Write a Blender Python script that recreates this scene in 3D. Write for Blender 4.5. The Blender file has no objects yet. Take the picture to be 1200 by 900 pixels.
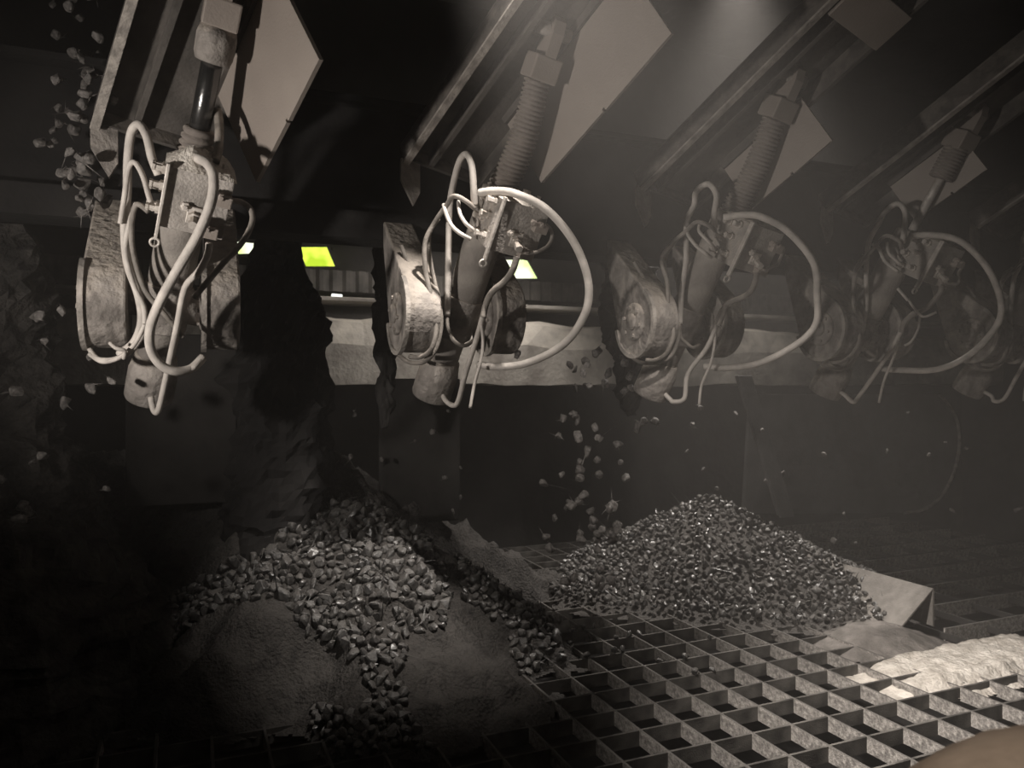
import bpy, bmesh, math, random
from mathutils import Vector, Matrix, noise
random.seed(7)
C = bpy.context.scene
COL = C.collection
V = Vector

# ------------------------------------------------------------------ camera
F, CX, CY, CAMZ = 900.0, 600.0, 450.0, 1.75
cam_d = bpy.data.cameras.new('camera')
cam = bpy.data.objects.new('camera', cam_d)
COL.objects.link(cam)
cam.location = (0, 0, CAMZ)
cam.rotation_euler = (math.pi / 2, 0, 0)
cam_d.sensor_width = 36.0
cam_d.lens = F / 1200 * 36.0
cam_d.clip_start = 0.02
cam_d.dof.use_dof = True
cam_d.dof.focus_distance = 4.1
cam_d.dof.aperture_fstop = 2.2
C.camera = cam

# ------------------------------------------------------------------ world, dusty air, exposure
w = bpy.data.worlds.new('world')
C.world = w
w.use_nodes = True
wn = w.node_tree
wn.nodes['Background'].inputs[0].default_value = (0.9, 0.85, 0.8, 1)
wn.nodes['Background'].inputs[1].default_value = 0.0
vs = wn.nodes.new('ShaderNodeVolumeScatter')
vs.inputs['Color'].default_value = (1.0, 0.95, 0.90, 1)
vs.inputs['Density'].default_value = 0.0125
vs.inputs['Anisotropy'].default_value = 0.2
wn.links.new(vs.outputs[0], wn.nodes['World Output'].inputs['Volume'])
C.view_settings.view_transform = 'Standard'
C.view_settings.look = 'None'
C.view_settings.gamma = 1
C.view_settings.use_curve_mapping = False
C.view_settings.exposure = 0.0
try:
    C.cycles.use_denoising = True
    C.cycles.volume_bounces = 1
    C.cycles.max_bounces = 6
except Exception:
    pass

WARM = (1.0, 0.93, 0.86)


def lamp(name, kind, loc, aim, power, size, angle=None, blend=0.6, color=WARM):
    d = bpy.data.lights.new(name, kind)
    d.energy = power
    d.color = color
    d.shadow_soft_size = size
    if kind == 'SPOT':
        d.spot_size = math.radians(angle)
        d.spot_blend = blend
    o = bpy.data.objects.new(name, d)
    COL.objects.link(o)
    o.location = loc
    o.rotation_euler = (V(aim) - V(loc)).to_track_quat('-Z', 'Y').to_euler()
    return o


lamp('pit_work_lamp', 'SPOT', (-0.4, 2.6, 3.95), (2.6, 3.6, 0), 2500, 0.05, 54, 1.0)
lamp('post_fill_light', 'SPOT', (0.2, 0.8, 2.7), (1.0, 1.42, 1.1), 120, 0.05, 40, 0.8)  # added fill that brightens the near post, no fixture stands here
lamp('heap_work_lamp', 'SPOT', (0.4, 2.9, 4.3), (-0.6, 4.75, 0.7), 850, 0.06, 34, 1.0)
lamp('stream_fill_light', 'SPOT', (1.0, 2.4, 3.4), (0.45, 5.8, 1.0), 230, 0.05, 30, 1.0)  # added to lift the falling coal, not a fixture of the pit
lamp('left_work_lamp', 'SPOT', (-2.6, 1.5, 1.9), (-0.85, 4.0, 2.5), 260, 0.07, 88, 1.0)
lamp('haze_fill_light', 'SPOT', (2.2, 7.4, 6.1), (1.75, 6.4, 0.5), 1900, 0.15, 52, 1.0)  # unseen light added overhead to make the haze behind the row show
lamp('beam_fill_light', 'SPOT', (0.4, 7.0, 3.9), (-0.6, 7.9, 2.3), 260, 0.2, 100, 1.0)  # added spot standing in for daylight on the concrete beam
lamp('far_beam_fill_light', 'SPOT', (2.7, 8.35, 4.0), (2.85, 9.1, 2.35), 70, 0.2, 60, 1.0)  # second added spot, brightens the right part of the concrete beam

# ------------------------------------------------------------------ helpers
AX = V((0.924, 0.382, 0)).normalized()      # along the row of cylinders
BX = V((-0.382, 0.924, 0)).normalized()     # across it, away from the camera
UZ = V((0, 0, 1))


def P(px, py, Y):
    """point seen at px, py (1200x900 frame) at distance Y"""
    return V(((px - CX) / F * Y, Y, CAMZ + (CY - py) / F * Y))


def proj(p):
    return CX + F * p.x / p.y, CY - F * (p.z - CAMZ) / p.y


def nz(p, s=1.0, octv=3):
    return noise.fractal(V(p) * s, 1.0, 2.0, octv)


class MB:
    def __init__(s):
        s.v = []
        s.f = []
        s.sm = []

    def add(s, vs_, fs, smooth=False):
        n = len(s.v)
        s.v += [V(p) for p in vs_]
        for f in fs:
            s.f.append([i + n for i in f])
            s.sm.append(smooth)

    def box(s, c, ex, ey, ez, X=V((1, 0, 0)), Y=V((0, 1, 0)), Z=V((0, 0, 1)), bev=0.0):
        """centre, full sizes, frame; chamfered vertical+horizontal edges when bev"""
        c = V(c)
        bm = bmesh.new()
        bmesh.ops.create_cube(bm, size=1.0)
        for q in bm.verts:
            q.co = V((q.co.x * ex, q.co.y * ey, q.co.z * ez))
        if bev > 0:
            bmesh.ops.bevel(bm, geom=list(bm.edges), offset=bev, segments=2, profile=0.5, affect='EDGES')
        bm.verts.index_update()
        s.add([c + X * q.co.x + Y * q.co.y + Z * q.co.z for q in bm.verts], [[q.index for q in f.verts] for f in bm.faces])
        bm.free()

    def lathe(s, p0, axis, prof, n=28, smooth=True):
        """prof: list of (distance along axis, radius)"""
        axis = V(axis).normalized()
        u = axis.orthogonal().normalized()
        t = axis.cross(u)
        vs_, fs = [], []
        for d, r in prof:
            for k in range(n):
                a = 2 * math.pi * k / n
                vs_.append(V(p0) + axis * d + (u * math.cos(a) + t * math.sin(a)) * r)
        for i in range(len(prof) - 1):
            for k in range(n):
                k2 = (k + 1) % n
                fs.append([i * n + k, i * n + k2, (i + 1) * n + k2, (i + 1) * n + k])
        m = len(prof) - 1
        fs.append([k for k in range(n)][::-1])
        fs.append([m * n + k for k in range(n)])
        s.add(vs_, fs, smooth)

    def tube(s, pts, r, n=10, res=6, closed=False):
        pts = [V(p) for p in pts]
        q = []
        m = len(pts)
        if m > 2:
            for i in range(m - 1):
                a = pts[max(i - 1, 0)]
                b, c = pts[i], pts[i + 1]
                d = pts[min(i + 2, m - 1)]
                for k in range(res):
                    t = k / res
                    q.append(0.5 * ((2 * b) + (c - a) * t + (2 * a - 5 * b + 4 * c - d) * t * t + (3 * b - a - 3 * c + d) * t ** 3))
            q.append(pts[-1])
        else:
            q = pts
        T = []
        for i in range(len(q)):
            T.append((q[min(i + 1, len(q) - 1)] - q[max(i - 1, 0)]).normalized())
        u = T[0].orthogonal().normalized()
        vs_, fs = [], []
        for i, p in enumerate(q):
            u = (u - T[i] * u.dot(T[i])).normalized()
            t = T[i].cross(u)
            for k in range(n):
                a = 2 * math.pi * k / n
                vs_.append(p + (u * math.cos(a) + t * math.sin(a)) * r)
        for i in range(len(q) - 1):
            for k in range(n):
                k2 = (k + 1) % n
                fs.append([i * n + k, i * n + k2, (i + 1) * n + k2, (i + 1) * n + k])
        fs.append(list(range(n))[::-1])
        fs.append([(len(q) - 1) * n + k for k in range(n)])
        s.add(vs_, fs, True)

    def prism(s, poly, ex, smooth=False):
        """poly: 3D points; ex: extrusion vector"""
        n = len(poly)
        vs_ = [V(p) for p in poly] + [V(p) + V(ex) for p in poly]
        fs = [list(range(n))[::-1], [n + k for k in range(n)]]
        for k in range(n):
            k2 = (k + 1) % n
            fs.append([k, k2, n + k2, n + k])
        s.add(vs_, fs, smooth)

    def build(s, name, mat, parent=None, loc=None, bevel=0.0):
        """vertices are in the frame of loc (world metres relative to loc)"""
        me = bpy.data.meshes.new(name)
        me.from_pydata([tuple(p) for p in s.v], [], s.f)
        me.polygons.foreach_set('use_smooth', s.sm)
        me.materials.append(mat)
        bm = bmesh.new()
        bm.from_mesh(me)
        bmesh.ops.recalc_face_normals(bm, faces=bm.faces)
        bm.to_mesh(me)
        bm.free()
        o = bpy.data.objects.new(name, me)
        COL.objects.link(o)
        if parent:
            o.parent = parent
        if loc is not None:
            o.location = loc
        if bevel:
            b = o.modifiers.new('bevel', 'BEVEL')
            b.width = bevel
            b.segments = 2
            b.limit_method = 'ANGLE'
        return o


def tag(o, label=None, cat=None, group=None, kind=None):
    if label: o['label'] = label
    if cat: o['category'] = cat
    if group: o['group'] = group
    if kind: o['kind'] = kind
    return o


def thing(name, label, cat, loc, group=None):
    o = bpy.data.objects.new(name, None)
    o.empty_display_size = 0.1
    COL.objects.link(o)
    o.location = loc
    return tag(o, label, cat, group)


# ------------------------------------------------------------------ materials
def mat(name, c1, c2, scale=8, rough=0.8, metal=0.0, bump=0.3, bscale=None, dust=None, dust_amt=0.0, detail=6, spec=0.4, lo=0.35, hi=0.65, bdist=0.02):
    m = bpy.data.materials.new(name)
    m.use_nodes = True
    nt = m.node_tree
    N, L = nt.nodes, nt.links
    b = N['Principled BSDF']
    tc = N.new('ShaderNodeTexCoord')
    n1 = N.new('ShaderNodeTexNoise')
    n1.inputs['Scale'].default_value = scale
    n1.inputs['Detail'].default_value = detail
    L.new(tc.outputs['Object'], n1.inputs['Vector'])
    r = N.new('ShaderNodeValToRGB')
    r.color_ramp.elements[0].position = lo
    r.color_ramp.elements[1].position = hi
    r.color_ramp.elements[0].color = (*c1, 1)
    r.color_ramp.elements[1].color = (*c2, 1)
    L.new(n1.outputs['Fac'], r.inputs['Fac'])
    col = r.outputs['Color']
    if dust is not None:
        g = N.new('ShaderNodeNewGeometry')
        sx = N.new('ShaderNodeSeparateXYZ')
        L.new(g.outputs['Normal'], sx.inputs[0])
        n2 = N.new('ShaderNodeTexNoise')
        n2.inputs['Scale'].default_value = scale * 2.3
        n2.inputs['Detail'].default_value = 5
        L.new(tc.outputs['Object'], n2.inputs['Vector'])
        ad = N.new('ShaderNodeMath')
        ad.operation = 'MULTIPLY_ADD'
        L.new(sx.outputs['Z'], ad.inputs[0])
        ad.inputs[1].default_value = 0.5
        L.new(n2.outputs['Fac'], ad.inputs[2])
        mr = N.new('ShaderNodeMapRange')
        mr.inputs['From Min'].default_value = 0.55 - dust_amt * 0.5
        mr.inputs['From Max'].default_value = 0.95 - dust_amt * 0.5
        L.new(ad.outputs[0], mr.inputs['Value'])
        mx = N.new('ShaderNodeMix')
        mx.data_type = 'RGBA'
        L.new(mr.outputs['Result'], mx.inputs['Factor'])
        L.new(col, mx.inputs[6])
        mx.inputs[7].default_value = (*dust, 1)
        col = mx.outputs[2]
    L.new(col, b.inputs['Base Color'])
    b.inputs['Roughness'].default_value = rough
    b.inputs['Metallic'].default_value = metal
    b.inputs['Specular IOR Level'].default_value = spec
    if bump:
        n3 = N.new('ShaderNodeTexNoise')
        n3.inputs['Scale'].default_value = bscale or scale * 4
        n3.inputs['Detail'].default_value = 8
        L.new(tc.outputs['Object'], n3.inputs['Vector'])
        bp = N.new('ShaderNodeBump')
        bp.inputs['Strength'].default_value = bump
        bp.inputs['Distance'].default_value = bdist
        L.new(n3.outputs['Fac'], bp.inputs['Height'])
        L.new(bp.outputs[0], b.inputs['Normal'])
    return m


def emit(name, c1, c2, strength, scale=4):
    m = bpy.data.materials.new(name)
    m.use_nodes = True
    nt = m.node_tree
    N, L = nt.nodes, nt.links
    N.remove(N['Principled BSDF'])
    e = N.new('ShaderNodeEmission')
    n1 = N.new('ShaderNodeTexNoise')
    n1.inputs['Scale'].default_value = scale
    tc = N.new('ShaderNodeTexCoord')
    L.new(tc.outputs['Object'], n1.inputs['Vector'])
    r = N.new('ShaderNodeValToRGB')
    r.color_ramp.elements[0].position = 0.4
    r.color_ramp.elements[1].position = 0.6
    r.color_ramp.elements[0].color = (*c1, 1)
    r.color_ramp.elements[1].color = (*c2, 1)
    L.new(n1.outputs['Fac'], r.inputs['Fac'])
    L.new(r.outputs['Color'], e.inputs['Color'])
    e.inputs['Strength'].default_value = strength
    L.new(e.outputs[0], N['Material Output'].inputs['Surface'])
    return m


DUST = (0.42, 0.37, 0.32)
M = {
    'steel': mat('dusty steel', (0.20, 0.18, 0.163), (0.38, 0.345, 0.31), 5, 0.75, 0.1, 0.25, 60, DUST, 0.05),
    'block': mat('dusty block steel', (0.26, 0.237, 0.215), (0.46, 0.42, 0.385), 9, 0.7, 0.1, 0.35, 70, DUST, 0.15),
    'fitting': mat('pale zinc fitting', (0.45, 0.41, 0.37), (0.65, 0.60, 0.55), 20, 0.5, 0.2, 0.15, 90, DUST, 0.1),
    'hose': mat('pale dusty hose', (0.42, 0.385, 0.35), (0.60, 0.55, 0.50), 14, 0.65, 0.0, 0.15, 120),
    'hose_dark': mat('grimy hose', (0.13, 0.115, 0.10), (0.30, 0.27, 0.24), 10, 0.7, 0.0, 0.2, 100, DUST, 0.0),
    'bellows': mat('grey brown rubber bellows', (0.14, 0.12, 0.105), (0.22, 0.19, 0.17), 6, 0.8, 0, 0.2, 80, DUST, 0.0),
    'rod': mat('greasy chrome rod', (0.10, 0.10, 0.10), (0.18, 0.175, 0.17), 6, 0.22, 0.9, 0.05, 60),
    'beam': mat('grimy girder steel', (0.05, 0.045, 0.04), (0.12, 0.107, 0.096), 4, 0.8, 0.1, 0.35, 40, (0.25, 0.22, 0.19), 0.0),
    'edge': mat('pale girder edge', (0.22, 0.20, 0.18), (0.42, 0.38, 0.34), 14, 0.75, 0.1, 0.5, 50),  # paler than the beam steel, for flanges, rims and the rolled edge
    'plate': mat('pale scraped plate', (0.24, 0.205, 0.18), (0.33, 0.285, 0.25), 1.6, 0.6, 0.05, 0.12, 90, detail=3, lo=0.3, hi=0.7),
    'bracket': mat('caked bracket steel', (0.14, 0.125, 0.112), (0.36, 0.325, 0.295), 7, 0.85, 0.0, 1.0, 22, DUST, 0.05),
    'shaded': mat('soot black steel', (0.008, 0.007, 0.007), (0.02, 0.018, 0.017), 3, 0.95, 0.0, 0.3, 20),  # shade put into the colour: near black, so lamp spill does not show
    'coal': mat('coal', (0.024, 0.023, 0.022), (0.085, 0.08, 0.075), 6, 0.3, 0.0, 0.3, 30, (0.16, 0.15, 0.14), -0.1, spec=0.6),
    'fines': mat('coal fines', (0.022, 0.020, 0.019), (0.06, 0.055, 0.05), 10, 0.85, 0.0, 0.9, 55, (0.075, 0.068, 0.062), 0.0, bdist=0.03),
    'dirt': mat('caked coal dirt', (0.03, 0.027, 0.025), (0.11, 0.10, 0.09), 7, 0.95, 0.0, 1.0, 22, bdist=0.05),
    'black': mat('sooty concrete', (0.018, 0.016, 0.015), (0.045, 0.041, 0.038), 2, 0.95, 0.0, 0.4, 14),
    'concrete': mat('weathered concrete', (0.20, 0.18, 0.16), (0.42, 0.39, 0.35), 3, 0.9, 0.0, 0.5, 25, (0.5, 0.46, 0.4), 0.0),
    'grate': mat('dusty grate steel with dimmed tops', (0.11, 0.10, 0.092), (0.50, 0.46, 0.42), 42, 0.8, 0.0, 0.35, 160, (0.10, 0.092, 0.084), 0.3, lo=0.3, hi=0.7),  # up-facing tops coloured darker to hold down the light from above
    'grate_bar': mat('shade-toned grate bearing bar', (0.045, 0.041, 0.037), (0.13, 0.12, 0.108), 9, 0.8, 0.0, 0.2, 140, None),  # darker copy of the grate steel, shade of the camera-facing walls painted in
    'coal_pale': mat('pale falling coal', (0.09, 0.083, 0.077), (0.22, 0.20, 0.185), 5, 0.6, 0, 0.3, 30),  # paler copy of the coal for the falling lumps
    'grate_dark': mat('dark grate steel', (0.05, 0.046, 0.042), (0.22, 0.20, 0.18), 12, 0.6, 0.2, 0.3, 60),
    'wedge': mat('grey dusty plate', (0.17, 0.155, 0.14), (0.23, 0.21, 0.19), 18, 0.8, 0.0, 0.3, 90),
    'dustpile': mat('pale rock dust', (0.40, 0.36, 0.315), (0.66, 0.61, 0.55), 14, 0.95, 0.0, 0.9, 40),
    'greydust': mat('grey rock dust', (0.11, 0.10, 0.09), (0.2, 0.18, 0.165), 9, 0.95, 0.0, 0.7, 40),
    'parapet': mat('buff concrete', (0.17, 0.125, 0.088), (0.27, 0.205, 0.15), 5, 0.9, 0.0, 0.4, 30),
    'worn': mat('worn steel plate', (0.10, 0.097, 0.094), (0.20, 0.195, 0.19), 1.3, 0.5, 0.3, 0.15, 40),
    'rib': mat('corrugated cladding', (0.05, 0.047, 0.043), (0.11, 0.10, 0.09), 6, 0.8, 0, 0.3, 40),
    'day1': emit('daylight through yellow green foliage', (0.42, 0.60, 0.03), (0.70, 0.86, 0.09), 1.6, 5),
    'day2': emit('bright daylight through foliage', (0.75, 0.95, 0.35), (1.0, 1.0, 0.85), 1.5, 5),
    'day3': emit('white daylight', (0.9, 0.95, 0.85), (1, 1, 0.95), 1.5, 5),
}

# ------------------------------------------------------------------ the setting
def struct(name, mb, m, label=None, cat=None):
    o = mb.build(name, m)
    return tag(o, label, cat, None, 'structure')


def wall_box(c, ex, ey, ez, X=AX, Y=BX):
    mb = MB()
    mb.box(c, ex, ey, ez, X, Y, UZ)
    return mb


struct('floor', wall_box((1, 6, -1.35), 18, 16, 0.1), M['black'], 'sooty pit floor in the dark below the grating', 'floor')
struct('ceiling', wall_box((1, 6, 6.3), 18, 16, 0.1), M['black'], 'sooty underside of the hoppers overhead', 'ceiling')
struct('wall_left', wall_box(V((0, 0, 2.5)) - AX * 5.2 + BX * 5, 0.2, 16, 7.6), M['black'], 'sooty side wall lost in darkness at the left', 'wall')
struct('wall_right', wall_box(V((0, 0, 2.5)) + AX * 11.5 + BX * 5, 0.2, 16, 7.6), M['black'], 'sooty far end wall at the right', 'wall')
WB = V((0, 9.0, 0))          # line of the back wall


def back(px, z, off=0.0):
    """point on the back wall plane (shifted off metres towards the camera) in column px"""
    t = (px - CX) / F
    yb = 9.0 - off / 0.924
    Y = yb / (1 - t * 0.382 / 0.924)
    return V((t * Y, Y, z))


# back wall: lower wall, upper wall above the strip of openings
mb = MB()
mb.box(V((0, 0, 0.5)) + BX * 8.75 + AX * 3.2, 17, 0.2, 4.96, AX, BX, UZ)
struct('wall_back', mb, M['black'], 'sooty wall behind the ledge and below the openings', 'wall')
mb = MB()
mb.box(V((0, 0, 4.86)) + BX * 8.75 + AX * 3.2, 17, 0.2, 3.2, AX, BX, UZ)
o = struct('wall_back_upper', mb, M['shaded'], 'wall above the strip of daylight openings, toned dark as shade', 'wall')  # near-black colour keeps the upper wall in painted shade
# dark infill between the openings
cuts = [(-60, 262), (304, 345), (396, 586), (634, 2100)]
mb = MB()
for a, b in cuts:
    p, q = back(a, 3.12), back(b, 3.12)
    mb.box((p + q) / 2 + BX * 0.43, (q - p).length, 0.2, 0.3, AX, BX, UZ)
struct('wall_back_mullions', mb, M['black'], 'sooty wall pieces between the daylight openings', 'wall')
# daylight openings
win = [([(268, 300), (296, 299), (303, 284), (272, 281)], 'day2', 'small white and yellow daylight opening beside the nearest cylinder'),
       ([(357, 314), (395, 314), (384, 288), (347, 288)], 'day1', 'yellow green daylight opening left of the second cylinder'),
       ([(601, 328), (632, 328), (618, 303), (586, 303)], 'day2', 'pale yellow daylight opening behind the second cylinder')]
for i, (poly, mm, lab) in enumerate(win):
    pts = []
    for px, py in poly:
        p = back(px, 0)
        p.z = CAMZ + (CY - py) / F * p.y
        pts.append(p)
    mb = MB()
    mb.prism(pts, BX * 0.03)
    o = tag(mb.build('window_%d' % (i + 1), M[mm]), lab, 'window', None, 'structure')
    fr = MB()
    for k in range(4):
        a, b = pts[k], pts[(k + 1) % 4]
        d = (b - a)
        fr.box((a + b) / 2 + BX * 0.02, d.length + 0.02, 0.08, 0.03, d.normalized(), BX, d.normalized().cross(BX))
    fr.build('window_frame', M['black'], o)
mb = MB()
p = back(395, 0)
pts = []
for px, py in [(388, 349), (402, 350), (401, 345), (389, 344)]:
    p = back(px, 0, 0.16)
    p.z = CAMZ + (CY - py) / F * p.y
    pts.append(p)
mb.prism(pts, BX * 0.02)
tag(mb.build('window_4', M['day3']), 'tiny white daylight gap above the concrete ledge', 'window', None, 'structure')
# corrugated cladding strip under the openings
mb = MB()
n = 330
prof = []
for k in range(n):
    d = 0.03 if (k % 4) in (1, 2) else 0.0
    prof.append(back(0, 0, 0.0) + AX * (k * 0.035 - 1.5) - BX * d)
vs_, fs = [], []
for p in prof:
    vs_ += [V((p.x, p.y, 2.74)), V((p.x, p.y, 2.965))]
for k in range(n - 1):
    fs.append([2 * k, 2 * k + 2, 2 * k + 3, 2 * k + 1])
mb.add(vs_, fs)
o = struct('trim_1', mb, M['rib'], 'dark corrugated cladding strip under the daylight openings', 'cladding')
o.modifiers.new('solid', 'SOLIDIFY').thickness = 0.01
# ledge under the cladding
mb = MB()
mb.box(V((0, 0, 2.60)) + BX * 7.98 + AX * 3.2, 15, 0.5, 0.04, AX, BX, UZ, 0.008)
struct('trim_2', mb, M['concrete'], 'thin pale ledge strip between the cladding and the concrete beam', 'ledge')
# concrete beam
mb = MB()
sec = [(7.55, 1.74), (7.55, 2.14), (7.66, 2.38), (7.78, 2.42), (8.3, 2.42), (8.3, 1.74)]
s0 = [BX * b + UZ * z - AX * 4.2 for b, z in sec]
m_ = 60
vs_, fs = [], []
for k in range(m_ + 1):
    for q in s0:
        p = q + AX * (k * 15.0 / m_)
        d = nz(p, 2.2, 4) * 0.035
        vs_.append(p + V((0, -d, d)))
ns = len(s0)
for k in range(m_):
    for j in range(ns):
        j2 = (j + 1) % ns
        fs.append([k * ns + j, k * ns + j2, (k + 1) * ns + j2, (k + 1) * ns + j])
fs.append(list(range(ns)))
fs.append([m_ * ns + j for j in range(ns)])
mb.add(vs_, fs)
struct('concrete_beam', mb, M['concrete'], 'long pale concrete beam behind the row of cylinders', 'beam')
# girder carrying the brackets
GB = 4.66    # distance along BX
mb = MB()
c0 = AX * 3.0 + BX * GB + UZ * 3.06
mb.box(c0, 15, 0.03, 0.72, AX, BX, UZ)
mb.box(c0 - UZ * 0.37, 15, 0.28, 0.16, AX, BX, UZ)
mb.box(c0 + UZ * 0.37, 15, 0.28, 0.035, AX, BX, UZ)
struct('support_beam', mb, M['shaded'], 'dark girder behind the cylinders that carries their brackets', 'girder')  # girder coloured almost black in place of shade


# rough dirt-caked piers
def rough_col(name, base, top_z, base_z, radii, label, m='dirt', seed=0, amp=0.12, sc=3.0, n=56, rows=60, squash=1.0, cat='pier'):
    mb = MB()
    vs_, fs = [], []
    for i in range(rows + 1):
        t = i / rows
        z = base_z + (top_z - base_z) * t
        f = t * (len(radii) - 1)
        j = min(int(f), len(radii) - 2)
        r = radii[j] + (radii[j + 1] - radii[j]) * (f - j)
        for k in range(n):
            a = 2 * math.pi * k / n
            d = V((math.cos(a), math.sin(a) * squash, 0))
            p = V(base) + d * r
            p.z = z
            q = p + V((seed * 7.1, seed * 3.3, 0))
            rr = r + amp * nz(q, sc, 5) + 0.35 * amp * nz(q, sc * 4, 3)
            p2 = V(base) + d * max(rr, 0.02)
            p2.z = z + 0.06 * nz(q + V((9, 9, 9)), 3, 3)
            vs_.append(p2 - V((base[0], base[1], 0)))
    for i in range(rows):
        for k in range(n):
            k2 = (k + 1) % n
            fs.append([i * n + k, i * n + k2, (i + 1) * n + k2, (i + 1) * n + k])
    fs.append(list(range(n))[::-1])
    fs.append([rows * n + k for k in range(n)])
    mb.add(vs_, fs)
    o = mb.build(name, M[m], None, (base[0], base[1], 0))
    return tag(o, label, cat, None, 'structure')


b1 = P(-10, 450, 4.3)
rough_col('dirt_caked_pier', (b1.x - 0.12, b1.y, 0), 2.62, -0.1, [1.15, 1.0, 0.75, 0.5, 0.42, 0.38, 0.33], 'rough dirt caked pier at the left edge of the pit', seed=1, amp=0.13)
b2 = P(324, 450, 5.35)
rough_col('coal_caked_pier', (b2.x, b2.y, 0), 2.75, -0.1, [0.5, 0.46, 0.40, 0.36, 0.33, 0.30, 0.12], 'dark coal caked pier between the first and second cylinders', 'shaded', 2, 0.10)  # pier toned extra dark, its shade is in the colour
b3 = P(452, 450, 5.2)
rough_col('coal_caked_pier', (b3.x, b3.y, 0), 3.6, 1.45, [0.03, 0.07, 0.08, 0.10, 0.13, 0.15], 'dark narrow coal caked pier left of the second cylinder', 'black', 3, 0.07)
b4 = P(738, 450, 6.2)
rough_col('coal_caked_pier', (b4.x, b4.y, 0), 3.4, 1.5, [0.04, 0.14, 0.2, 0.2, 0.2, 0.2, 0.2], 'dark coal caked pier left of the third cylinder', 'black', 4, 0.09)
# smooth dark panel below the nearest cylinder
mb = MB()
c = P(214, 500, 5.0)
mb.box(c + UZ * 0.05, 0.66, 0.10, 1.1, AX, BX, UZ, 0.01)
struct('pier_panel', mb, M['black'], 'smooth dark concrete panel below the nearest cylinder', 'panel')
mb = MB()
c = P(492, 520, 5.9)
mb.box(c - UZ * 0.05, 0.62, 0.10, 1.1, AX, BX, UZ, 0.01)
struct('pier_panel', mb, M['black'], 'smooth dark concrete panel below the second cylinder', 'panel')

# ------------------------------------------------------------------ gratings
GY = 0.40
GA = V((math.cos(GY), math.sin(GY), 0))
GBV = V((-math.sin(GY), math.cos(GY), 0))
CELL = 0.25
G0 = V((4.29, 14.1, 0)) * CELL          # grid node (0,0), top of bars


def bar(mb, a, b, th, dep, up=0.0):
    d = (b - a)
    L = d.length
    X = d.normalized()
    Y = UZ.cross(X)
    c = (a + b) / 2 - UZ * (dep / 2 - up)
    mb.box(V((0, 0, 0)), L, th, dep, X, Y, UZ, 0.0016)
    return c


def grating(name, label, origin, i0, i1, j0, j1, cell_a, cell_b, th, dep, m, ma, jmax=None, thb=None, depb=None, upb=0.002):
    g = thing(name, label, 'grating', origin)
    for j in range(j0, j1 + 1):
        mb = MB()
        c = bar(mb, origin + GA * (i0 * cell_a) + GBV * (j * cell_b), origin + GA * (i1 * cell_a) + GBV * (j * cell_b), th, dep)
        mb.build('bearing_bar', ma, g, c - origin)
    for i in range(i0, i1 + 1):
        mb = MB()
        c = bar(mb, origin + GA * (i * cell_a) + GBV * (j0 * cell_b), origin + GA * (i * cell_a) + GBV * (j1 * cell_b), thb or th, depb or dep, upb)
        mb.build('cross_bar', m, g, c - origin)
    return g


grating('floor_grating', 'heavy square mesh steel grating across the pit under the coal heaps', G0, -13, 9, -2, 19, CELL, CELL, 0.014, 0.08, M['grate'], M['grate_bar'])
D0 = P(1093, 735, 5.55)
D0.z = 0
o2 = D0 + GA * 0.12 + V((0, 0, -0.03))
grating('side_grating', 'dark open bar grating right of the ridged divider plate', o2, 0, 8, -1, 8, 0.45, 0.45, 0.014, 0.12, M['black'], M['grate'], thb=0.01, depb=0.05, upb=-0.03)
# divider: leaning plate with a vertical back plate, an inverted angle
dv = thing('divider_plate', 'grey dusty ridged divider plate between the two gratings', 'divider', D0)
RH, RW, RL = 0.27, 0.36, 2.6
mb = MB()
nv = V((-RH, 0, -RW)).normalized()
pl = [GA * (-RW) + UZ * 0.0, UZ * RH, UZ * RH + GA * 0.014, GA * (-RW + 0.02)]
mb.prism(pl, GBV * RL)
mb.build('sloping_plate', M['wedge'], dv)
mb = MB()
mb.prism([UZ * 0.0 + GA * 0.0, UZ * (RH - 0.01), UZ * (RH - 0.01) + GA * 0.016, GA * 0.016 + UZ * 0.0], GBV * RL)
mb.build('vertical_plate', M['wedge'], dv)

# ------------------------------------------------------------------ heaps
def cone(x, y, cx, cy, h, r, p=1.0):
    d = math.hypot(x - cx, y - cy)
    return h * (1 - (d / r) ** p)


def smax(vals, k=0.08):
    m = max(vals)
    return m + k * math.log(sum(math.exp((v - m) / k) for v in vals))


PK = V((-0.92, 5.0, 0.0))


def h_pile1(x, y):
    dx, dy = x - PK.x, y - PK.y
    a = math.atan2(dy, dx)
    d = math.hypot(dx, dy)
    # reach of the heap: longer to the left and to the back
    R = 1.45 + 0.30 * math.cos(a - 2.9) + 0.15 * math.cos(2 * a + 0.9)
    gul = 0.10 * math.sin(a * 5 + 0.6) + 0.05 * math.sin(a * 9 + 2.0)
    h = 0.96 * (1 - d / R) + gul * min(1, d / 0.9) * (1 if d < R else 0.3)
    h = min(h, 0.93 - 0.25 * d * d)
    q = V((x, y, 0))
    h += 0.06 * nz(q, 2.2, 3) + 0.05 * nz(q, 5.5, 4) + 0.02 * nz(q, 14, 3)
    # terrace cliffs of packed fines in the front
    t = nz(q + V((4, 2, 0)), 1.6, 2)
    if dy < -0.2 and d > 0.55:
        h += 0.06 * max(-1, min(1, t * 5)) * min(1, (d - 0.55) * 2)
    return h


def h_pile2(x, y):
    v = [cone(x, y, 1.80, 7.0, 0.74, 1.45), cone(x, y, 2.35, 6.35, 0.36, 0.95), cone(x, y, 0.62, 6.3, 0.13, 0.42)]
    q = V((x, y, 3))
    return smax(v, 0.06) + 0.03 * nz(q, 3, 3) + 0.01 * nz(q, 12, 2)


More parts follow.
